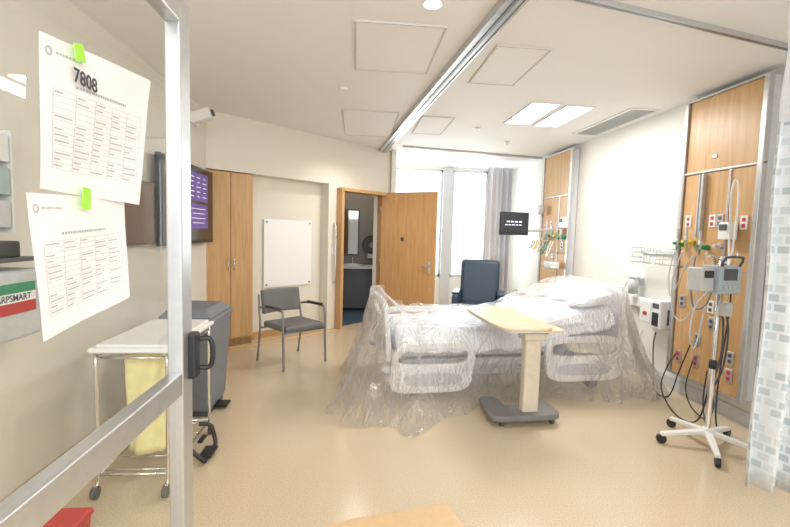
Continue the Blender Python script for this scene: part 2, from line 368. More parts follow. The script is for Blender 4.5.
# ------------------------------------------------------------ TV on left wall
e=E("television","large wall-mounted flat television showing a purple screen","television",(-1.805,4.64,1.77))
G().box((.08,0,0),(.05,1.38,.82),bev=.008).obj("casing",M_black,e)
G().box((.108,0,.01),(.004,1.33,.77)).obj("screen",M_screen,e)
g=G();g.box((.111,.20,.19),(.002,.58,.30));g.box((.111,.20,-.12),(.002,.58,.26));g.obj("screen_picture",M_purple,e)
g=G()
for k in range(5):
    for q in range(3): g.box((.113,.02+.18*q,.29-.05*k),(.001,.12-.03*((k+q)%3),.009))
for k in range(4): g.box((.113,.20,-.04-.05*k),(.001,.42-.07*(k%2),.007))
g.obj("screen_lines",M_scrtext,e)
g=G();g.box((.03,0,0),(.06,.3,.3));g.obj("wall_bracket",M_dark,e)
e=E("brown_wall_board","plain dark brown board mounted on the wall","display board",(-1.805,3.56,1.64))  # dark brown board added on the left wall, purpose unknown
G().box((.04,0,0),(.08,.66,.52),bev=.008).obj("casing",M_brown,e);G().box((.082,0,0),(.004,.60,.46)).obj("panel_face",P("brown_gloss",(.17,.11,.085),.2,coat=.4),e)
e=E("security_camera","white ceiling-corner camera on a jointed bracket","camera",(-1.805,4.75,2.66))
G().box((.02,0,0),(.04,.09,.16),bev=.008).obj("wall_mount",M_white,e)
G().cyl((.02,0,0),(.13,0,-.06),.018).sph((.13,0,-.06),(.03,.03,.03)).obj("bracket_arm",M_lgrey,e)
G().box((.19,-.04,.02),(.22,.12,.11),rot=RY(rad(-20)),bev=.02).obj("housing",M_white,e)
G().cyl((.28,-.04,.05),(.315,-.04,.062),.035).obj("lens",M_dark,e)
# ------------------------------------------------------------ sharps + gloves left wall
e=E("sharps_container","wall-mounted sharps disposal box with green and red label","sharps container",(-1.81,2.14,1.14))
G().box((.09,0,0),(.18,.50,.34),bev=.02).obj("bin_body",M_lgrey,e)
G().box((.183,.01,.085),(.004,.38,.045)).obj("label_green",M_green,e)
G().box((.183,.01,-.012),(.004,.38,.055)).obj("label_red",M_red,e)
G().box((.183,.01,.038),(.003,.38,.045)).obj("label_stripe",M_paper,e)
text("label_lettering","SHARPSMART",.044,e,M_ink,(.186,-.10,.024),(pi/2,0,pi/2),off=.0006)
e=E("equipment_shelf","dark wall shelf with small black supplies","shelf",(-1.808,2.14,1.36))
G().box((.09,0,0),(.18,.46,.02),bev=.003).obj("shelf_board",M_dark,e)
G().box((.09,.08,.05),(.12,.16,.08),bev=.01).obj("supply_case",M_black,e)
e=E("glove_dispenser","white wall rack holding boxes of gloves","glove dispenser",(-1.81,2.18,1.74))
G().box((.01,0,0),(.02,.28,.5)).box((.06,-.14,0),(.1,.008,.5)).box((.06,.14,0),(.1,.008,.5)).obj("rack",M_white,e)
M_teal2=P("pale_teal_card",(.38,.48,.46),.6)
for k in range(3):
    G().box((.065,0,-.16+.16*k),(.09,.25,.13),bev=.004).obj("glove_box",[M_lgrey,M_teal2,M_white][k],e)
# ------------------------------------------------------------ linen hamper
e=E("linen_hamper","chrome wire hamper cart with white lid and hanging yellow bag","linen hamper",(-1.24,2.84,0))
G().box((0,0,.845),(.44,.76,.03),bev=.012).box((0,0,.865),(.38,.70,.02),bev=.008).obj("lid",M_whitep,e)
g=G()
for x in (-.19,.19):
    for y in (-.35,.35): g.tube([(x,y,.83),(x,y,.15),(x,y*1.1,.06)],.011)
for z in (.12,.8):
    for x in (-.19,.19): g.cyl((x,-.35,z),(x,.35,z),.008)
    for y in (-.35,.35): g.cyl((-.19,y,z),(.19,y,z),.008)
for k in range(5): g.cyl((-.19,-.3+.15*k,.12),(.19,-.3+.15*k,.12),.004)
g.obj("wire_frame",M_chrome,e)
def bag(u,v):
    a=2*pi*u;z=.79-.62*v;k=1+.06*math.sin(9*a+4*v)+.05*math.sin(4*a+2)
    r=1-.12*v
    return Vector((.15*r*k*math.copysign(abs(math.cos(a))**.6,math.cos(a)),.02+.26*r*k*math.copysign(abs(math.sin(a))**.6,math.sin(a)),z))
G().grid(64,16,bag).obj("yellow_bag",M_yellow,e,solid=.003)
for x in (-.19,.19):
    for y in (-.35,.35):
        G().cyl((x-.012,y*1.1,.035),(x+.012,y*1.1,.035),.035).obj("caster",M_dark,e)
G().tube([(.17,.20,.16),(.24,.22,.14),(.28,.20,.04),(.29,.14,.02),(.29,-.02,.02),(.28,-.06,.04),(.17,-.06,.14)],.015).box((.28,.06,.03),(.08,.14,.014)).box((.24,.06,.12),(.03,.10,.012)).obj("foot_pedal",M_black,e)
e=E("waste_bin","tall slim dark grey plastic waste bin with lid","waste bin",(-1.32,3.72,0))
def bx(a,b,z0,z1,g):
    lo=[(-a[0],-a[1],z0),(a[0],-a[1],z0),(a[0],a[1],z0),(-a[0],a[1],z0)];hi=[(-b[0],-b[1],z1),(b[0],-b[1],z1),(b[0],b[1],z1),(-b[0],b[1],z1)]
    A=[g.bm.verts.new(p) for p in lo];B=[g.bm.verts.new(p) for p in hi]
    g.bm.faces.new(A[::-1]);g.bm.faces.new(B)
    for i in range(4): g.bm.faces.new((A[i],A[(i+1)%4],B[(i+1)%4],B[i]))
    return g
g=G();bx((.17,.22),(.21,.27),.04,.78,g);g.obj("bin_body",M_grey,e,bev=.03)
g=G();bx((.225,.285),(.215,.275),.78,.82,g);bx((.21,.27),(.15,.20),.82,.89,g);g.obj("lid",M_grey,e,bev=.015)
G().box((.20,0,.03),(.12,.12,.02),bev=.005).obj("foot_pedal",M_black,e)
G().box((0,0,.02),(.3,.4,.04)).obj("base",M_dark,e)
# ------------------------------------------------------------ side chair
e=E("visitor_chair","grey upholstered armchair with dark tubular metal legs","chair",(-.70,4.98,0),rad(42))
G().box((0,-.01,.45),(.50,.48,.07),bev=.025).obj("seat",M_vinyl,e)
def cback(u,v):
    x=(u-.5)*.52;z=.56+.27*v
    return Vector((x,.235+.05*v+.05*(1-(2*u-1)**2),z))
G().grid(14,6,cback).obj("backrest",M_vinyl,e,solid=.045,bev=.01)
for s_ in (-1,1):
    G().tube([(s_*.28,-.25,.012),(s_*.28,-.235,.3),(s_*.28,-.22,.62),(s_*.28,-.16,.66),(s_*.28,.1,.66),(s_*.28,.24,.64)],.013).obj("armrest_frame",M_alud,e)
    G().tube([(s_*.28,.30,.012),(s_*.28,.24,.4),(s_*.275,.27,.60),(s_*.262,.30,.78)],.013).obj("back_leg",M_alud,e)
    G().box((s_*.28,-.03,.675),(.045,.28,.022),bev=.009).obj("arm_pad",M_black,e)
G().cyl((-.28,-.22,.41),(.28,-.22,.41),.011).obj("cross_bar",M_alud,e)
G().cyl((-.28,.22,.41),(.28,.22,.41),.011).obj("cross_bar",M_alud,e)
# ------------------------------------------------------------ recliner
e=E("recliner","dark blue vinyl patient recliner with high back","recliner",(1.88,6.35,0),rad(-18))
G().box((0,-.02,.42),(.54,.56,.16),bev=.05).obj("seat",M_blue,e)
G().box((0,.30,.76),(.60,.15,.76),rot=RX(rad(-10)),bev=.06).obj("backrest",M_blue,e)
for s_ in (-1,1): G().box((s_*.33,-.02,.50),(.10,.62,.30),bev=.04).box((s_*.33,-.02,.66),(.11,.50,.035),bev=.012).obj("armrest",M_blue,e)
G().box((0,0,.2),(.62,.56,.22),bev=.01).obj("base",M_dark,e)
G().box((0,-.33,.30),(.5,.06,.30),bev=.025).obj("footrest",M_blue,e)
for x in (-.27,.27):
    for y in (-.24,.24): G().cyl((x-.015,y,.045),(x+.015,y,.045),.045).obj("caster",M_black,e)
e=E("bedside_cabinet","light wood bedside cabinet with drawer and door","bedside cabinet",(2.66,5.98,0),0)
G().box((0,0,.40),(.5,.45,.62),bev=.005).obj("body",M_wood,e)
G().box((0,0,.73),(.54,.49,.03),bev=.008).obj("top",M_woodl,e)
d=G().box((0,-.235,.62),(.46,.02,.15),bev=.003).obj("drawer",M_wood,e);G().cyl((-.06,-.26,.62),(.06,-.26,.62),.007).obj("handle",M_chrome,d)
d=G().box((0,-.235,.33),(.46,.02,.40),bev=.003).obj("door",M_wood,e);G().cyl((.18,-.26,.38),(.18,-.26,.48),.007).obj("handle",M_chrome,d)
for x in (-.2,.2):
    for y in (-.17,.17): G().cyl((x,y,.0),(x,y,.1),.022).obj("caster",M_dark,e)
g=G();g.cyl((0,0,0),(0,0,.02),.06,.08);g.cyl((0,0,.02),(0,0,.10),.09,.10);o=g.obj("wash_basin",M_yel,loc=(2.70,5.96,.745));tag(o,"small yellow plastic basin on the bedside cabinet","basin")
# ------------------------------------------------------------ BED
BX,BY,BR=.34,3.78,rad(5)
e=E("hospital_bed","white hospital bed with lowered molded side rails","hospital bed",(BX,BY,0),BR)
def mtop(x):
    z=.60
    if x>1.40: z+=min(.22,(x-1.40)*.27)
    return z
g=G()
def slab(g,x0,x1,y0,y1,th,off,n=14):
    pts=[(x0+(x1-x0)*k/n) for k in range(n+1)]
    poly=[(x,y0,mtop(x)+off) for x in pts]+[(x,y0,mtop(x)+off-th) for x in pts[::-1]]
    N=len(poly)
    A=[g.bm.verts.new(p) for p in poly];B=[g.bm.verts.new((p[0],y1,p[2])) for p in poly]
    for i in range(N):
        j=(i+1)%N;g.bm.faces.new((A[i],A[j],B[j],B[i]))
    for V in (A,B):
        for k in range(n): g.bm.faces.new((V[k],V[k+1],V[N-2-k],V[N-1-k]))
slab(g,.06,2.28,.08,.94,.15,0);g.obj("mattress",M_matt,e,bev=.03)
g=G();slab(g,.08,2.26,.10,.92,.05,-.155);g.obj("deck",M_lgrey,e)
g=G()
g.box((1.17,.20,.30),(2.05,.06,.08));g.box((1.17,.82,.30),(2.05,.06,.08))
for x in (.3,2.05): g.box((x,.51,.24),(.10,.75,.10));
g.box((1.1,.51,.18),(1.3,.4,.12),bev=.02)
for x in (.5,1.8):
    for y in (.25,.77): g.box((x,y,.34),(.06,.05,.22),rot=RY(.5))
g.obj("base_frame",M_lgrey,e)
G().cyl((1.35,.22,.26),(1.6,.22,.36),.03).obj("actuator",M_dark,e)
for x in (.22,2.12):
    for y in (.16,.86):
        c=G().cyl((x,y-.025,.065),(x,y+.025,.065),.065).obj("caster",M_dark,e)
        G().box((x,y,.12),(.08,.07,.07),bev=.015).obj("caster_housing",M_white,c)
def rail(x0,w,zc,hh,y,out,sk):
    o=[(a,y,b) for a,b in sup(x0+w/2,zc,w/2,hh,5,48,sk)]
    i=[(a,y,b) for a,b in sup(x0+w/2,zc+hh*.42,w/2-.065,hh*.28,4,48,sk)]
    ob=G().ring(o,i,(0,out*.05,0)).obj("side_rail",M_white,e,bev=.014)
    i2=[(a,y+out*.051,b) for a,b in sup(x0+w/2,zc-hh*.45,w/2-.12,hh*.26,3,32,sk)]
    G().prism(i2,(0,out*.004,0)).obj("rail_inset",M_lgrey,ob)
    for k in (.3,.7): G().box((x0+w*k,y-out*.05,zc-hh*.3),(.04,.1,.05)).obj("rail_bracket",M_grey,ob)
rail(.0,.78,.315,.235,.02,-1,.12);rail(1.50,.82,.36,.225,.02,-1,-.10)
rail(.04,.76,.50,.20,.99,1,.12);rail(1.50,.78,.60,.20,.99,1,-.10)
def board(name,x,zc,hh,t,tilt):
    o=[(x+(b-zc)*tilt,a,b) for a,b in sup(.51,zc,.46,hh,5,48)]
    i=[(x+(b-zc)*tilt,a,b) for a,b in sup(.51,zc+hh*.62,.26,hh*.16,4,48)]
    return G().ring(o,i,(t,0,0)).obj(name,M_white,e,bev=.012)
fb=board("footboard",-.05,.60,.31,.05,-.08)
G().box((-.055,.51,.50),(.012,.7,.14),bev=.004).obj("control_panel",M_lgrey,fb)
board("headboard",2.34,.74,.28,.045,.10)
for y in (.02,1.0):
    G().sph((-.04,y,.30),(.05,.05,.035)).obj("corner_bumper",M_lgrey,e)
def sheet(u,v):
    x=.05+2.18*u
    y=-.02+1.06*v
    z=mtop(x)+.035
    if y<.10: z-=(.10-y)*1.4
    if y>.92: z-=(y-.92)*1.4
    if x<.1: z-=(.1-x)*1.2
    n=noise.noise(Vector((x*3.2,y*3.5,1)))*.045+noise.noise(Vector((x*9,y*8,4)))*.025
    if x>1.2: n+=.045*max(0,noise.noise(Vector((x*4,y*4,8)))+.3)
    return Vector((x,y,z+max(n,-.02)))
o=G().grid(90,56,sheet).obj("bed_sheet",M_linen,None,loc=(BX,BY,0),rot=(0,0,BR),solid=.01);tag(o,"rumpled white linen sheet spread over the hospital bed","bed sheet")
def blanket(u,v):
    x=1.35+.55*u;y=.0+1.02*v
    z=mtop(x)+.05+.09*max(0,math.sin(pi*min(1,max(0,u))))**.6
    if y<.10: z-=(.10-y)*1.2
    if y>.92: z-=(y-.92)*1.2
    n=noise.noise(Vector((x*5,y*4,11)))*.07+noise.noise(Vector((x*12,y*10,14)))*.03
    return Vector((x,y,z+n))
o=G().grid(50,60,blanket).obj("blanket",M_linen,None,loc=(BX,BY,0),rot=(0,0,BR),solid=.012);tag(o,"bunched white blanket folded across the upper bed","blanket")
def pillow(nm,cx,cy,cz,rz,ry,lab,gp):
    g=G()
    for sgn in (1,-1):
        def fn(u,v,sgn=sgn):
            a=2*u-1;b=2*v-1
            h=.075*(max(0,1-a**4))**.6*(max(0,1-b**4))**.6
            n=noise.noise(Vector((a*2,b*2,cx*5)))*.02*(1-a*a)*(1-b*b)
            return Vector((.19*a*(1-.06*b*b),.215*b*(1-.06*a*a),sgn*h+n))
        g.grid(24,30,fn)
    bmesh.ops.remove_doubles(g.bm,verts=g.bm.verts,dist=.0005)
    o=g.obj(nm,M_linen);
    o.matrix_world=Matrix.Translation((BX,BY,0))@RZ(BR)@Matrix.Translation((cx,cy,cz))@RZ(rz)@RY(ry)
    tag(o,lab,"pillow",gp)
pillow("pillow",2.10,.28,.92,rad(3),rad(-14),"soft white pillow at the head of the bed","bed pillows")
pillow("pillow",2.11,.74,.93,rad(-4),rad(-16),"soft white pillow at the head of the bed","bed pillows")
cx,cy=1.17,.51;hx,hy=1.24,.54
def film(u,v):
    t=2*pi*u;c=math.cos(t);s_=math.sin(t);n=7
    bxx=math.copysign(abs(c)**(2/n),c);byy=math.copysign(abs(s_)**(2/n),s_)
    X=cx+hx*bxx;Y=cy+hy*byy
    nx,ny=c,s_
    flare=.08
    wq=max(0,math.cos(t-rad(230)))**3;flare+=.50*wq
    wq=max(0,math.cos(t-rad(190)))**6;flare+=.12*wq
    wq=max(0,math.cos(t-rad(330)))**6;flare+=.24*wq
    k=min(1,max(0,(X-.62)/.25))*min(1,max(0,(1.85-X)/.25)) if Y<.5 else 0
    flare=flare*(1-k)+.05*k
    top=mtop(min(max(X,0),2.2))+.09
    if X>1.95: top+=.10
    if X<.1: top=.93
    z=top*(1-v)+.012
    fl=.035+flare*(v**1.3)
    f1=noise.noise(Vector((u*48,v*1.6,2)));f2=noise.noise(Vector((u*22,v*1.5,7)))
    wr=(.016+.085*v)*(math.sin(2*pi*17*u+3*v)*.3+(abs(f1)*2.4-.5)+f2*1.2)
    wr*=(1-.7*k)
    zz=z+noise.noise(Vector((u*30,v*6,5)))*.05*(v*(1-v)*4)
    return Vector((X+nx*(fl+wr)+0,Y+ny*(fl+wr),max(zz,.012)))
def filmtop(u,v):
    x=-.08+2.48*u;y=-.04+1.10*v
    xx=min(max(x,0),2.2)
    base=mtop(xx)+.10
    d=max(0,1-abs(x+.02)/.22);base=base+(.945-base)*d**.8
    if x>1.3: base+=.08*min(1,(x-1.3)/.3)
    if x>1.85: base+=.06*min(1,(x-1.85)/.2)
    n=noise.noise(Vector((x*4,y*4,21)))*.03+abs(noise.noise(Vector((x*8,y*6,25))))*.035
    return Vector((x,y,base+n))
g=G();g.grid(420,30,film);g.grid(110,60,filmtop)
o=g.obj("plastic_cover",M_film,None,loc=(BX,BY,0),rot=(0,0,BR),normals=False);tag(o,"clear crinkled plastic sheet draped over the whole bed","plastic cover")
# ------------------------------------------------------------ overbed table
e=E("overbed_table","wheeled overbed table with light wood top","overbed table",(1.46,3.36,0),rad(4))
tp=[(a,b,.80) for a,b in sup(-.09,.34,.24,.50,5,48)]
G().prism(tp,(0,0,.022)).obj("tabletop",M_woodl,e,bev=.006)
tp=[(a,b,.782) for a,b in sup(-.09,.34,.225,.485,5,48)]
G().prism(tp,(0,0,.018)).obj("underside",M_lgrey,e)
tp=[(a,b,.778) for a,b in sup(.08,-.02,.15,.12,4,40)]
G().prism(tp,(0,0,.018)).obj("side_tray",M_woodl,e,bev=.005)
G().box((0,0,.42),(.14,.085,.70),bev=.02).box((0,0,.73),(.19,.14,.07),bev=.02).obj("column",P("beige_column",(.62,.55,.44),.45),e)
g=G();g.prism([(a,b,.05) for a,b in sup(-.06,.0,.30,.12,5,40)],(0,0,.05));g.prism([(a,b,.055) for a,b in sup(-.24,.12,.09,.22,4,32)],(0,0,.04))
g.prism([(a,b,.055) for a,b in sup(.17,.10,.08,.20,4,32)],(0,0,.04));g.obj("base",P("taupe_plastic",(.17,.165,.16),.5),e,bev=.012)
for x,y in ((-.26,-.06),(.18,-.06),(-.25,.28),(.18,.24)):
    G().cyl((x-.012,y,.028),(x+.012,y,.028),.028).obj("caster",M_dark,e)
G().box((.09,-.05,.765),(.05,.02,.02)).obj("lever",M_dark,e)
# ------------------------------------------------------------ headwall panels
def headwall(y0,y1,z0,z1,lab):
    e=E("headwall_panel",lab,"medical headwall",(3.3,(y0+y1)/2,0));W=y1-y0;h=W/2
    D=.10
    G().box((-D/2,0,(z0+z1)/2),(D-.02,W-.02,z1-z0-.02)).obj("housing",M_lgrey,e)
    seams=[z0,z0+(z1-z0)*.40,z0+(z1-z0)*.74,z1]
    for k in range(3):
        a,b=seams[k]+.012,seams[k+1]-.012
        cols=[(-h+.05,h-.05)] if k==2 else [(-h+.05,-h*.30-.004),(-h*.30+.004,h-.05)]
        for (ya,yb) in cols:
            G().box((-D+.004,(ya+yb)/2,(a+b)/2),(.02,yb-ya,b-a),bev=.002).obj("wood_panel",M_wood,e)
    g=G()
    for y in (-h+.022,h-.022): g.box((-D-.005,y,(z0+z1)/2),(.05,.044,z1-z0))
    for z in (seams[0],seams[2],seams[3]): g.box((-D-.002,0,z),(.04,W,.02))
    g.box((-D-.004,-h*.30,(z0+seams[2])/2),(.03,.018,seams[2]-z0))
    g.obj("metal_frame",M_alu,e,bev=.004)
    return e,D
hw,D=headwall(3.16,4.02,.22,2.86,"tall maple medical headwall with outlets and gas ports")
xf=-D-.008
def plate(y,z,w,h,mat,nm,parent,xf=xf,inner=None):
    o=G().box((xf,y,z),(.016,w,h),bev=.003).obj(nm,mat,parent)
    if inner:
        for dz in (-h*.22,h*.22): G().box((xf-.010,y,z+dz),(.006,w*.42,h*.26),bev=.002).obj("socket",inner,o)
    return o
for y,z,m,i in ((.30,1.72,M_white,M_red),(.02,1.72,M_white,M_red),(-.06,1.72,M_alu,M_dark),(-.30,1.70,M_white,M_red),
                (.08,.62,M_alu,M_dark),(.08,.42,M_alu,M_red),(-.06,.80,M_alu,M_dark),(.30,.40,M_alu,M_red),(-.04,.95,M_white,M_dark),(.30,.95,M_alu,M_dark),(-.28,.55,M_alu,M_dark),(-.28,.40,M_alu,M_red)):
    plate(y,z,.07,.115,m,"outlet_plate",hw,inner=i)
G().box((xf-.02,.13,1.86),(.04,.022,.58),bev=.003).obj("equipment_rail",M_alu,hw)
G().box((xf-.02,.17,1.86),(.03,.014,.58),bev=.003).obj("equipment_rail",M_lgrey,hw)
for y,z,m in ((.33,1.50,M_green),(.22,1.52,M_yel),(.05,1.48,M_green),(-.10,1.50,M_lgrey)):
    o=G().cyl((xf,y,z),(xf-.04,y,z),.024).cyl((xf-.04,y,z),(xf-.08,y,z),.014).obj("gas_outlet",m,hw)
    if m!=M_lgrey:
        G().cyl((xf-.08,y,z-.02),(xf-.08,y,z+.06),.015).cyl((xf-.08,y,z+.06),(xf-.08,y,z+.15),.012).obj("flowmeter",M_tubec,o)
        G().cyl((xf-.10,y,z+.01),(xf-.12,y,z+.01),.014).cyl((xf-.08,y,z-.02),(xf-.08,y,z-.06),.010,.005).obj("flow_knob",m,o)
o=G().box((xf-.05,-.20,1.63),(.09,.11,.15),bev=.012).obj("thermometer_unit",M_white,hw)
G().box((xf-.10,-.20,1.66),(.01,.07,.05),bev=.003).obj("display",M_dark,o)
g=G();g.tube([(xf-.08,-.25,1.70),(xf-.13,-.29,1.95),(xf-.12,-.32,2.05),(xf-.12,-.35,1.9),(xf-.14,-.36,1.5),(xf-.14,-.34,1.35),(xf-.12,-.31,1.42),(xf-.1,-.27,1.6)],.008);g.obj("coiled_cord",M_white,hw)
plate(-.15,1.36,.10,.10,M_white,"call_station",hw,inner=M_dark)
plate(.05,2.30,.05,.03,M_alu,"latch",hw)
def cable(nm,pts,r,mat,lab,cat):
    return tag(G().tube(pts,r).obj(nm,mat),lab,cat)
cable("oxygen_tube",[(3.09,3.92,1.42),(3.06,3.93,1.2),(3.05,3.88,1.0),(3.07,3.82,1.12),(3.08,3.75,1.3),(3.09,3.68,1.40)],.006,M_tubec,"clear oxygen tubing looped on the headwall","tube")
cable("suction_tube",[(3.08,3.80,1.45),(3.03,3.84,1.15),(3.03,3.80,.85),(3.06,3.70,.8),(3.08,3.60,1.0),(3.09,3.55,1.36)],.006,M_tubec,"clear suction tubing hanging from the headwall","tube")
cable("pressure_hose",[(3.08,3.64,1.40),(3.02,3.60,1.15),(3.0,3.52,.95),(3.03,3.42,1.0),(3.07,3.40,1.25),(3.08,3.44,1.42)],.008,M_grey,"grey blood pressure hose looped on the headwall","hose")
cable("power_cord",[(3.16,3.89,.42),(3.05,3.85,.30),(2.98,3.82,.12),(2.9,3.6,.02),(2.8,3.3,.02),(2.72,3.05,.15),(2.70,2.95,.5)],.006,M_black,"black power cord running to the wheeled pole","power cord")
cable("power_cord",[(3.16,3.67,.42),(3.05,3.6,.2),(3.0,3.45,.06),(2.95,3.2,.05),(2.82,3.1,.25),(2.70,2.94,.7)],.006,M_black,"black power cord drooping from the headwall outlet","power cord")
cable("power_cord",[(3.12,4.13,.58),(3.08,4.10,.45),(3.04,4.02,.2),(3.02,3.95,.03),(3.05,3.8,.03),(3.1,3.75,.3),(3.16,3.70,.60)],.006,M_black,"black power cord hanging below the wall unit","power cord")
cable("power_cord",[(2.72,2.92,1.22),(2.85,3.0,1.15),(2.98,3.15,.8),(3.0,3.2,.45),(2.95,3.15,.15),(2.88,3.05,.012),(3.0,3.3,.012),(3.1,3.45,.15),(3.16,3.5,.38)],.006,M_black,"black power cord looping from the pump to the wall","power cord")
cable("monitor_cable",[(2.63,2.97,1.16),(2.56,2.99,1.05),(2.54,3.0,.85),(2.58,3.0,.72),(2.62,3.0,.85),(2.63,2.98,1.05)],.006,M_lgrey,"grey sensor cable coiled on the wheeled pole","cable")
hw2,D=headwall(6.22,7.22,.22,2.86,"tall maple medical headwall beside the window")
for y,z,m,i in ((.3,1.72,M_white,M_red),(.1,1.72,M_alu,M_red),(-.2,1.7,M_alu,M_red),(.3,1.4,M_alu,M_dark),(-.3,1.4,M_alu,M_dark),(0,1.2,M_alu,M_red)):
    plate(y,z,.075,.12,m,"outlet_plate",hw2,inner=i)
for y,z,m in ((-.05,1.55,M_green),(-.25,1.55,M_yel),(-.38,1.52,M_green),(.15,1.5,M_lgrey)):
    o=G().cyl((xf,y,z),(xf-.05,y,z),.028).obj("gas_outlet",m,hw2)
    G().cyl((xf-.07,y,z-.02),(xf-.07,y,z+.17),.018).obj("flowmeter",M_tubec,o);G().cyl((xf-.10,y,z),(xf-.13,y,z),.022).obj("flow_knob",m,o)
o=G().box((xf-.05,-.42,1.75),(.09,.12,.16),bev=.012).obj("thermometer_unit",M_white,hw2)
G().box((xf-.10,-.42,1.78),(.01,.07,.05),bev=.003).obj("display",M_dark,o)
G().cyl((xf-.09,.32,1.90),(xf-.09,.32,2.05),.05).obj("suction_bottle",M_tubec,hw2)
for k in range(5):
    y=6.42+.17*k;m=[M_white,M_green,M_tubec,M_yel,M_tubec][k]
    cable("medical_tube",[(3.05,y,1.46),(3.0,y-.02,1.36),(2.96,y+.03,1.22+.03*k),(3.0,y+.07,1.34),(3.05,y+.08,1.46)],.009,m,["white","green","clear","yellow","clear"][k]+" medical tubing looped on the far headwall","tube")
e=E("supply_basket","white wire supply basket mounted on the far headwall","wire basket",(3.05,6.45,1.03))
g=G()
for z in (0,.06,.12):
    g.tube([(-.09,-.15,z),(.09,-.15,z),(.09,.15,z),(-.09,.15,z),(-.09,-.15,z)],.004,6,1)
for k in range(7): g.cyl((-.09,-.15+.05*k,0),(-.09,-.15+.05*k,.12),.003);g.cyl((-.09,-.15+.05*k,0),(.09,-.15+.05*k,0),.003)
g.obj("wire_body",M_lgrey,e);G().box((.0,0,.06),(.14,.24,.09),bev=.01).obj("packets",M_paper,e)
e=E("patient_monitor","black flat patient monitor on a jointed wall arm","monitor",(2.47,6.60,1.72),rad(8))
G().box((0,0,0),(.50,.05,.36),bev=.01).obj("casing",M_black,e);G().box((0,-.027,.01),(.46,.004,.31)).obj("screen",M_screen,e)
g=G()
for k in range(4): g.box((-.11+.07*k,-.030,.03),(.05,.001,.022))
for k in range(5): g.box((-.14+.06*k,-.030,-.02),(.04,.001,.014))
g.obj("screen_text",M_scrtext,e)
G().tube([(0,.03,-.02),(.05,.12,-.06),(.28,.22,-.10),(.45,.10,-.10),(.60,.05,-.08),(.70,.0,-.08)],.022).box((0,.04,0),(.12,.04,.12)).obj("support_arm",M_lgrey,e)
e=E("wall_basket","wire basket hanging on the wall rail","wire basket",(3.302,4.38,1.28))
g=G()
for z in (0,.055,.11,.165): g.tube([(-.02,-.28,z),(-.18,-.27,z),(-.18,.27,z),(-.02,.28,z)],.0045,6,1)
for k in range(12): g.cyl((-.18,-.27+.049*k,0),(-.18,-.27+.049*k,.165),.003);g.cyl((-.18,-.27+.049*k,0),(-.02,-.27+.049*k,0),.003)
g.obj("wire_body",M_alu,e);G().box((-.01,0,.12),(.02,.6,.05),bev=.004).obj("mounting_bar",M_lgrey,e)
e=E("wall_bumper_rail","white horizontal equipment and bumper rail on the wall","wall rail",(3.302,5.05,.82))
G().box((-.045,0,0),(.05,1.95,.12),bev=.015).obj("rail",M_white,e)
for y in (-.85,0,.85): G().box((-.015,y,0),(.03,.08,.09)).obj("bracket",M_lgrey,e)
e=E("wall_control_unit","white bedside wall unit with black keypad","control unit",(3.302,4.16,.76))
G().box((-.09,0,0),(.18,.14,.30),bev=.015).box((-.08,.19,.0),(.16,.18,.24),bev=.015).obj("housing",M_white,e)
G().box((-.182,0,-.05),(.008,.09,.14),bev=.003).obj("keypad",M_black,e)
G().box((-.05,-.072,-.02),(.10,.006,.16),bev=.002).obj("side_keypad",M_dark,e)
G().box((-.182,0,.09),(.008,.09,.05),bev=.003).obj("display",M_dark,e)
G().box((-.162,.19,-.02),(.008,.06,.04),bev=.003).obj("socket",M_red,e)
e=E("suction_canister","clear suction canister with white cap on the wall","suction canister",(3.302,4.66,1.05))
G().cyl((-.1,0,-.14),(-.1,0,.04),.05,.058).obj("canister",M_tubec,e);G().cyl((-.1,0,.04),(-.1,0,.065),.062).obj("cap",M_white,e);G().box((-.03,0,0),(.06,.08,.08)).obj("bracket",M_lgrey,e)
cable("call_cord",[(3.22,4.75,1.1),(3.15,4.8,.85),(3.1,4.7,.6),(3.08,4.5,.4),(3.05,4.35,.4),(3.06,4.24,.58)],.006,M_lgrey,"grey call cord hanging near the bed head","cord")
# ------------------------------------------------------------ IV stand
IX,IY=2.66,2.90
e=E("iv_stand","wheeled pole stand with white five-legged base","iv stand",(IX,IY,0),rad(10))
g=G()
for k in range(5):
    a=2*pi*k/5+.25
    g.prism([(.03*math.cos(a+1.3),.03*math.sin(a+1.3),.10),(.33*math.cos(a+.05),.33*math.sin(a+.05),.055),(.33*math.cos(a-.05),.33*math.sin(a-.05),.055),(.03*math.cos(a-1.3),.03*math.sin(a-1.3),.10)],(0,0,.032))
g.cyl((0,0,.09),(0,0,.15),.06,.03);g.obj("base",M_white,e,bev=.008)
for k in range(5):
    a=2*pi*k/5+.25;x,y=.32*math.cos(a),.32*math.sin(a)
    G().cyl((x-.014*math.sin(a),y+.014*math.cos(a),.034),(x+.014*math.sin(a),y-.014*math.cos(a),.034),.034).obj("caster",M_black,e)
G().cyl((0,0,.12),(0,0,1.42),.014).cyl((0,0,.12),(0,0,.62),.019).obj("pole",M_chrome,e)
G().cyl((0,0,.60),(0,0,.66),.026).obj("collar",M_black,e)
M_pb=P("pale_blue_plastic",(.42,.50,.57),.4)
p=G().box((-.04,-.04,1.27),(.20,.14,.20),bev=.015).obj("pump",M_pb,e)
G().box((-.05,-.113,1.31),(.12,.006,.08),bev=.002).obj("display",M_dark,p)
for k in range(3): G().box((-.09+.04*k,-.113,1.22),(.025,.006,.025),bev=.002).obj("button",M_lgrey,p)
G().tube([(-.12,-.1,1.37),(-.12,-.12,1.43),(.04,-.12,1.43),(.04,-.1,1.37)],.009,8,2).obj("carry_handle",M_dark,p)
p=G().box((-.21,-.02,1.27),(.12,.12,.17),bev=.015).obj("pump_module",M_lgrey,e)
G().box((-.21,-.083,1.31),(.08,.006,.05),bev=.002).obj("display",M_black,p)
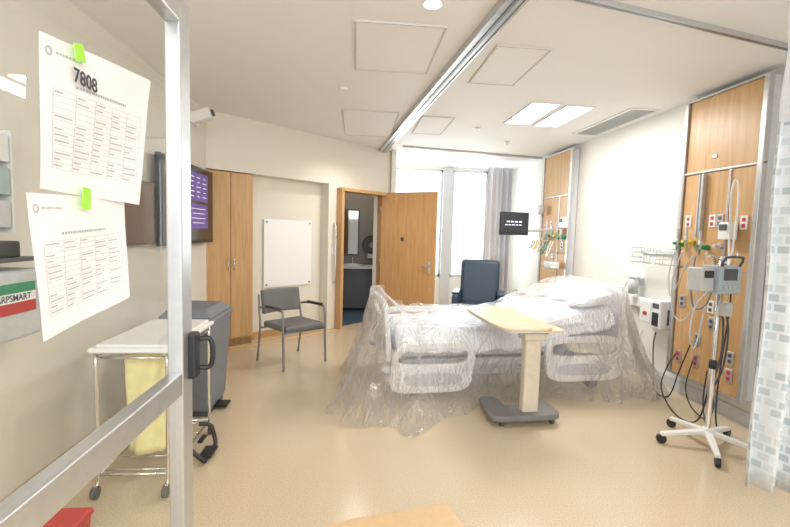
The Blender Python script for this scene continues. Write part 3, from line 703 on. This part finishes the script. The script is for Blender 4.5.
for s_ in (-1,1): G().tube([(0,0,1.40),(s_*.10,0,1.44),(s_*.14,0,1.42),(s_*.15,0,1.46)],.006).obj("bag_hook",M_chrome,e)
G().tube([(.03,0,1.0),(.09,.02,.95),(.10,.02,.7),(.05,.03,.45),(.08,.03,.3),(.04,.02,.22)],.008).obj("probe_cable",M_dark,e)
G().tube([(.04,0,1.1),(.12,.0,.9),(.13,.02,.6),(.07,.05,.4)],.007).obj("probe_cable",M_dark,e)
G().box((.03,-.03,1.05),(.07,.07,.10),bev=.01).obj("pole_clamp",M_lgrey,e)
# ------------------------------------------------------------ curtains
def curt(nm,x0,y0,x1,y1,z0,z1,amp,waves,mats,lab,split=None):
    d=Vector((x1-x0,y1-y0,0));L=d.length;d.normalize();nn=Vector((-d.y,d.x,0))
    e=E(nm,lab,"curtain",(x0,y0,0))
    def mk(za,zb):
        def f(u,v):
            a=amp*math.sin(2*pi*waves*u)+amp*.4*math.sin(2*pi*waves*.37*u+1)+.01*math.sin(9*v+12*u)
            p=d*(L*u)+nn*a;return Vector((p.x,p.y,za+(zb-za)*v))
        return f
    if split:
        G().grid(120,16,mk(z0,split)).obj("curtain_fabric",mats[0],e,solid=.002);G().grid(120,8,mk(split,z1)).obj("mesh_top",mats[1],e)
    else: G().grid(120,16,mk(z0,z1)).obj("curtain_fabric",mats[0],e,solid=.002)
    for k in range(8):
        p=d*(L*(k+.5)/8);G().cyl((p.x,p.y,z1-.01),(p.x,p.y,CE-.03),.004).obj("hook",M_chrome,e)
curt("privacy_curtain",2.09,1.98,2.80,1.90,.25,2.86,.045,6,[M_curt,M_mesh],"patterned grey and teal hospital privacy curtain with mesh top",2.15)
curt("window_curtain",2.46,8.0,2.95,8.05,.05,2.80,.04,5,[M_curt2],"grey striped sheer curtain gathered beside window")
# ------------------------------------------------------------ glass door (near)
GX=-.59
e=E("door_2","aluminium framed glass sliding door leaf","glass door",(GX,0,0));struct(e)
for y in (1.505,.05): G().box((0,y,1.14),(.05,.085,2.26),bev=.006).obj("stile",M_alu,e)
G().box((0,.78,2.23),(.05,1.37,.085),bev=.006).obj("top_rail",M_alu,e)
G().box((0,.78,1.02),(.045,1.37,.075),bev=.005).obj("middle_rail",M_alu,e)
G().box((0,.78,.10),(.05,1.37,.18),bev=.005).obj("bottom_rail",M_alu,e)
G().grid(1,1,lambda u,v:Vector((0,.09+1.38*u,1.055+1.14*v))).obj("glass_upper",M_glass,e)
G().grid(1,1,lambda u,v:Vector((0,.09+1.38*u,.19+.80*v))).obj("glass_lower",M_glass,e)
G().box((.0,1.555,1.14),(.03,.014,2.26)).obj("gasket",M_dark,e)
h=G().box((.035,1.53,1.10),(.03,.05,.16),bev=.008).obj("latch",M_black,e)
G().tube([(.04,1.55,1.15),(.08,1.56,1.15),(.09,1.56,1.10),(.08,1.56,1.05),(.04,1.55,1.05)],.009).obj("pull_handle",M_black,h)
def paper(nm,q,lab):
    e=E(nm,lab,"paper sheet",(GX+.008,0,0),0,"printed sheets taped to the glass")
    def pos(u,v,off=0):
        t=[q[0][i]*(1-u)+q[1][i]*u for i in (0,1)];b=[q[3][i]*(1-u)+q[2][i]*u for i in (0,1)]
        y=t[0]*(1-v)+b[0]*v;z=t[1]*(1-v)+b[1]*v
        return Vector((.002+off+.010*(u*v)**1.5+.004*math.sin(3*u+2*v)**2,y,z))
    G().grid(16,12,lambda u,v:pos(u,v)).obj("sheet",M_paper,e)
    g=G()
    def bar(u0,u1,v0,v1,g=g):
        g.grid(max(1,int((u1-u0)*16)),1,lambda a,b:pos(u0+(u1-u0)*a,v0+(v1-v0)*b,.0012),smooth=False)
    for k in range(14):
        bar(.08,.92,.33+.040*k,.332+.040*k)
    for k in range(6): 
        u=.08+.84*k/5;bar(u,u+.003,.33,.85)
    for k in range(13):
        for c in range(5):
            if random.random()<.75:
                u=.09+.168*c;bar(u,u+.05+.09*random.random(),.345+.040*k,.353+.040*k)
    g.obj("printed_table",M_inkl,e)
    g2=G()
    x=.24
    while x<.72:
        wd=.010+.015*random.random();bar(x,x+wd,.270,.288,g2);x+=wd+.008
    g2.obj("printed_title",M_inkl,e)["kind"]="stuff"
    g2=G();x=.10
    while x<.26:
        wd=.008+.012*random.random();bar(x,x+wd,.09,.103,g2);x+=wd+.008
    g2.obj("printed_heading",M_inkl,e)["kind"]="stuff"
    g=G();a=[pos(.055+.022*math.cos(t*pi/8),.10+.03*math.sin(t*pi/8),.0013) for t in range(16)];b=[pos(.055+.014*math.cos(t*pi/8),.10+.02*math.sin(t*pi/8),.0013) for t in range(16)]
    g.ring(a,b,(.0002,0,0));g.obj("logo",M_inkl,e)
    return e
p1=paper("paper_sheet",[(.865,1.895),(1.295,1.95),(1.19,1.60),(.85,1.61)],"white printed sheet reading 7808 with green tape")
text("room_number","7808",.040,p1,M_ink,(.014,.94,1.832),(pi/2,0,pi/2),off=.0008)
p2=paper("paper_sheet",[(.82,1.60),(1.145,1.61),(1.135,1.365),(.845,1.325)],"white printed sheet taped beneath the upper sheet")
for y,z,w_,h_,r in ((.955,1.892,.032,.034,.3),(.965,1.60,.028,.045,-.1)):
    o=G().box((0,0,0),(.001,w_,h_),rot=RX(r)).obj("adhesive_tape",M_lime,loc=(GX+.026,y,z));tag(o,"short strip of bright green tape on paper","tape","green tape strips")
e=E("red_bin","small red lidded waste bin on the floor","waste bin",(-1.36,2.04,0))
g=G();bx((.09,.09),(.10,.10),.0,.13,g);g.obj("bin_body",M_red,e,bev=.012)
g=G();bx((.11,.11),(.10,.10),.13,.16,g);g.obj("lid",M_red,e,bev=.008)
# ------------------------------------------------------------ lights / world / camera
def area(nm,loc,rot,sx,sy,en,col):
    l=bpy.data.lights.new(nm,'AREA');l.shape='RECTANGLE';l.size=sx;l.size_y=sy;l.energy=en;l.color=col
    o=bpy.data.objects.new(nm,l);C.objects.link(o);o.location=loc;o.rotation_euler=rot
area("window_daylight",(1.7,9.35,1.8),(-pi/2,0,0),2.0,2.2,130,(.92,.96,1))
area("rear_fill_light",(.6,-1.9,2.6),(rad(60),0,0),4,1.2,120,(1,.98,.95))  # unseen fill light added behind the camera to brighten the room
W=bpy.data.worlds.new("World");bpy.context.scene.world=W;W.use_nodes=True
bg=W.node_tree.nodes["Background"];bg.inputs[0].default_value=(1,.99,.98,1);bg.inputs[1].default_value=1.35
psi=rad(5.3);th=rad(4.3);ro=rad(1.6)
f3=Vector((math.sin(psi)*math.cos(th),math.cos(psi)*math.cos(th),-math.sin(th)))
r0=Vector((math.cos(psi),-math.sin(psi),0));u0=r0.cross(f3)
R=math.cos(ro)*r0+math.sin(ro)*u0;U=-math.sin(ro)*r0+math.cos(ro)*u0
cam=bpy.data.cameras.new("camera");co=bpy.data.objects.new("camera",cam);C.objects.link(co)
co.matrix_world=Matrix(((R.x,U.x,-f3.x,0),(R.y,U.y,-f3.y,0),(R.z,U.z,-f3.z,1.55),(0,0,0,1)))
cam.sensor_width=36;cam.lens=36*430/790;cam.clip_start=.05
bpy.context.scene.camera=co
bpy.context.scene.view_settings.view_transform='Standard'
bpy.context.scene.view_settings.exposure=.12
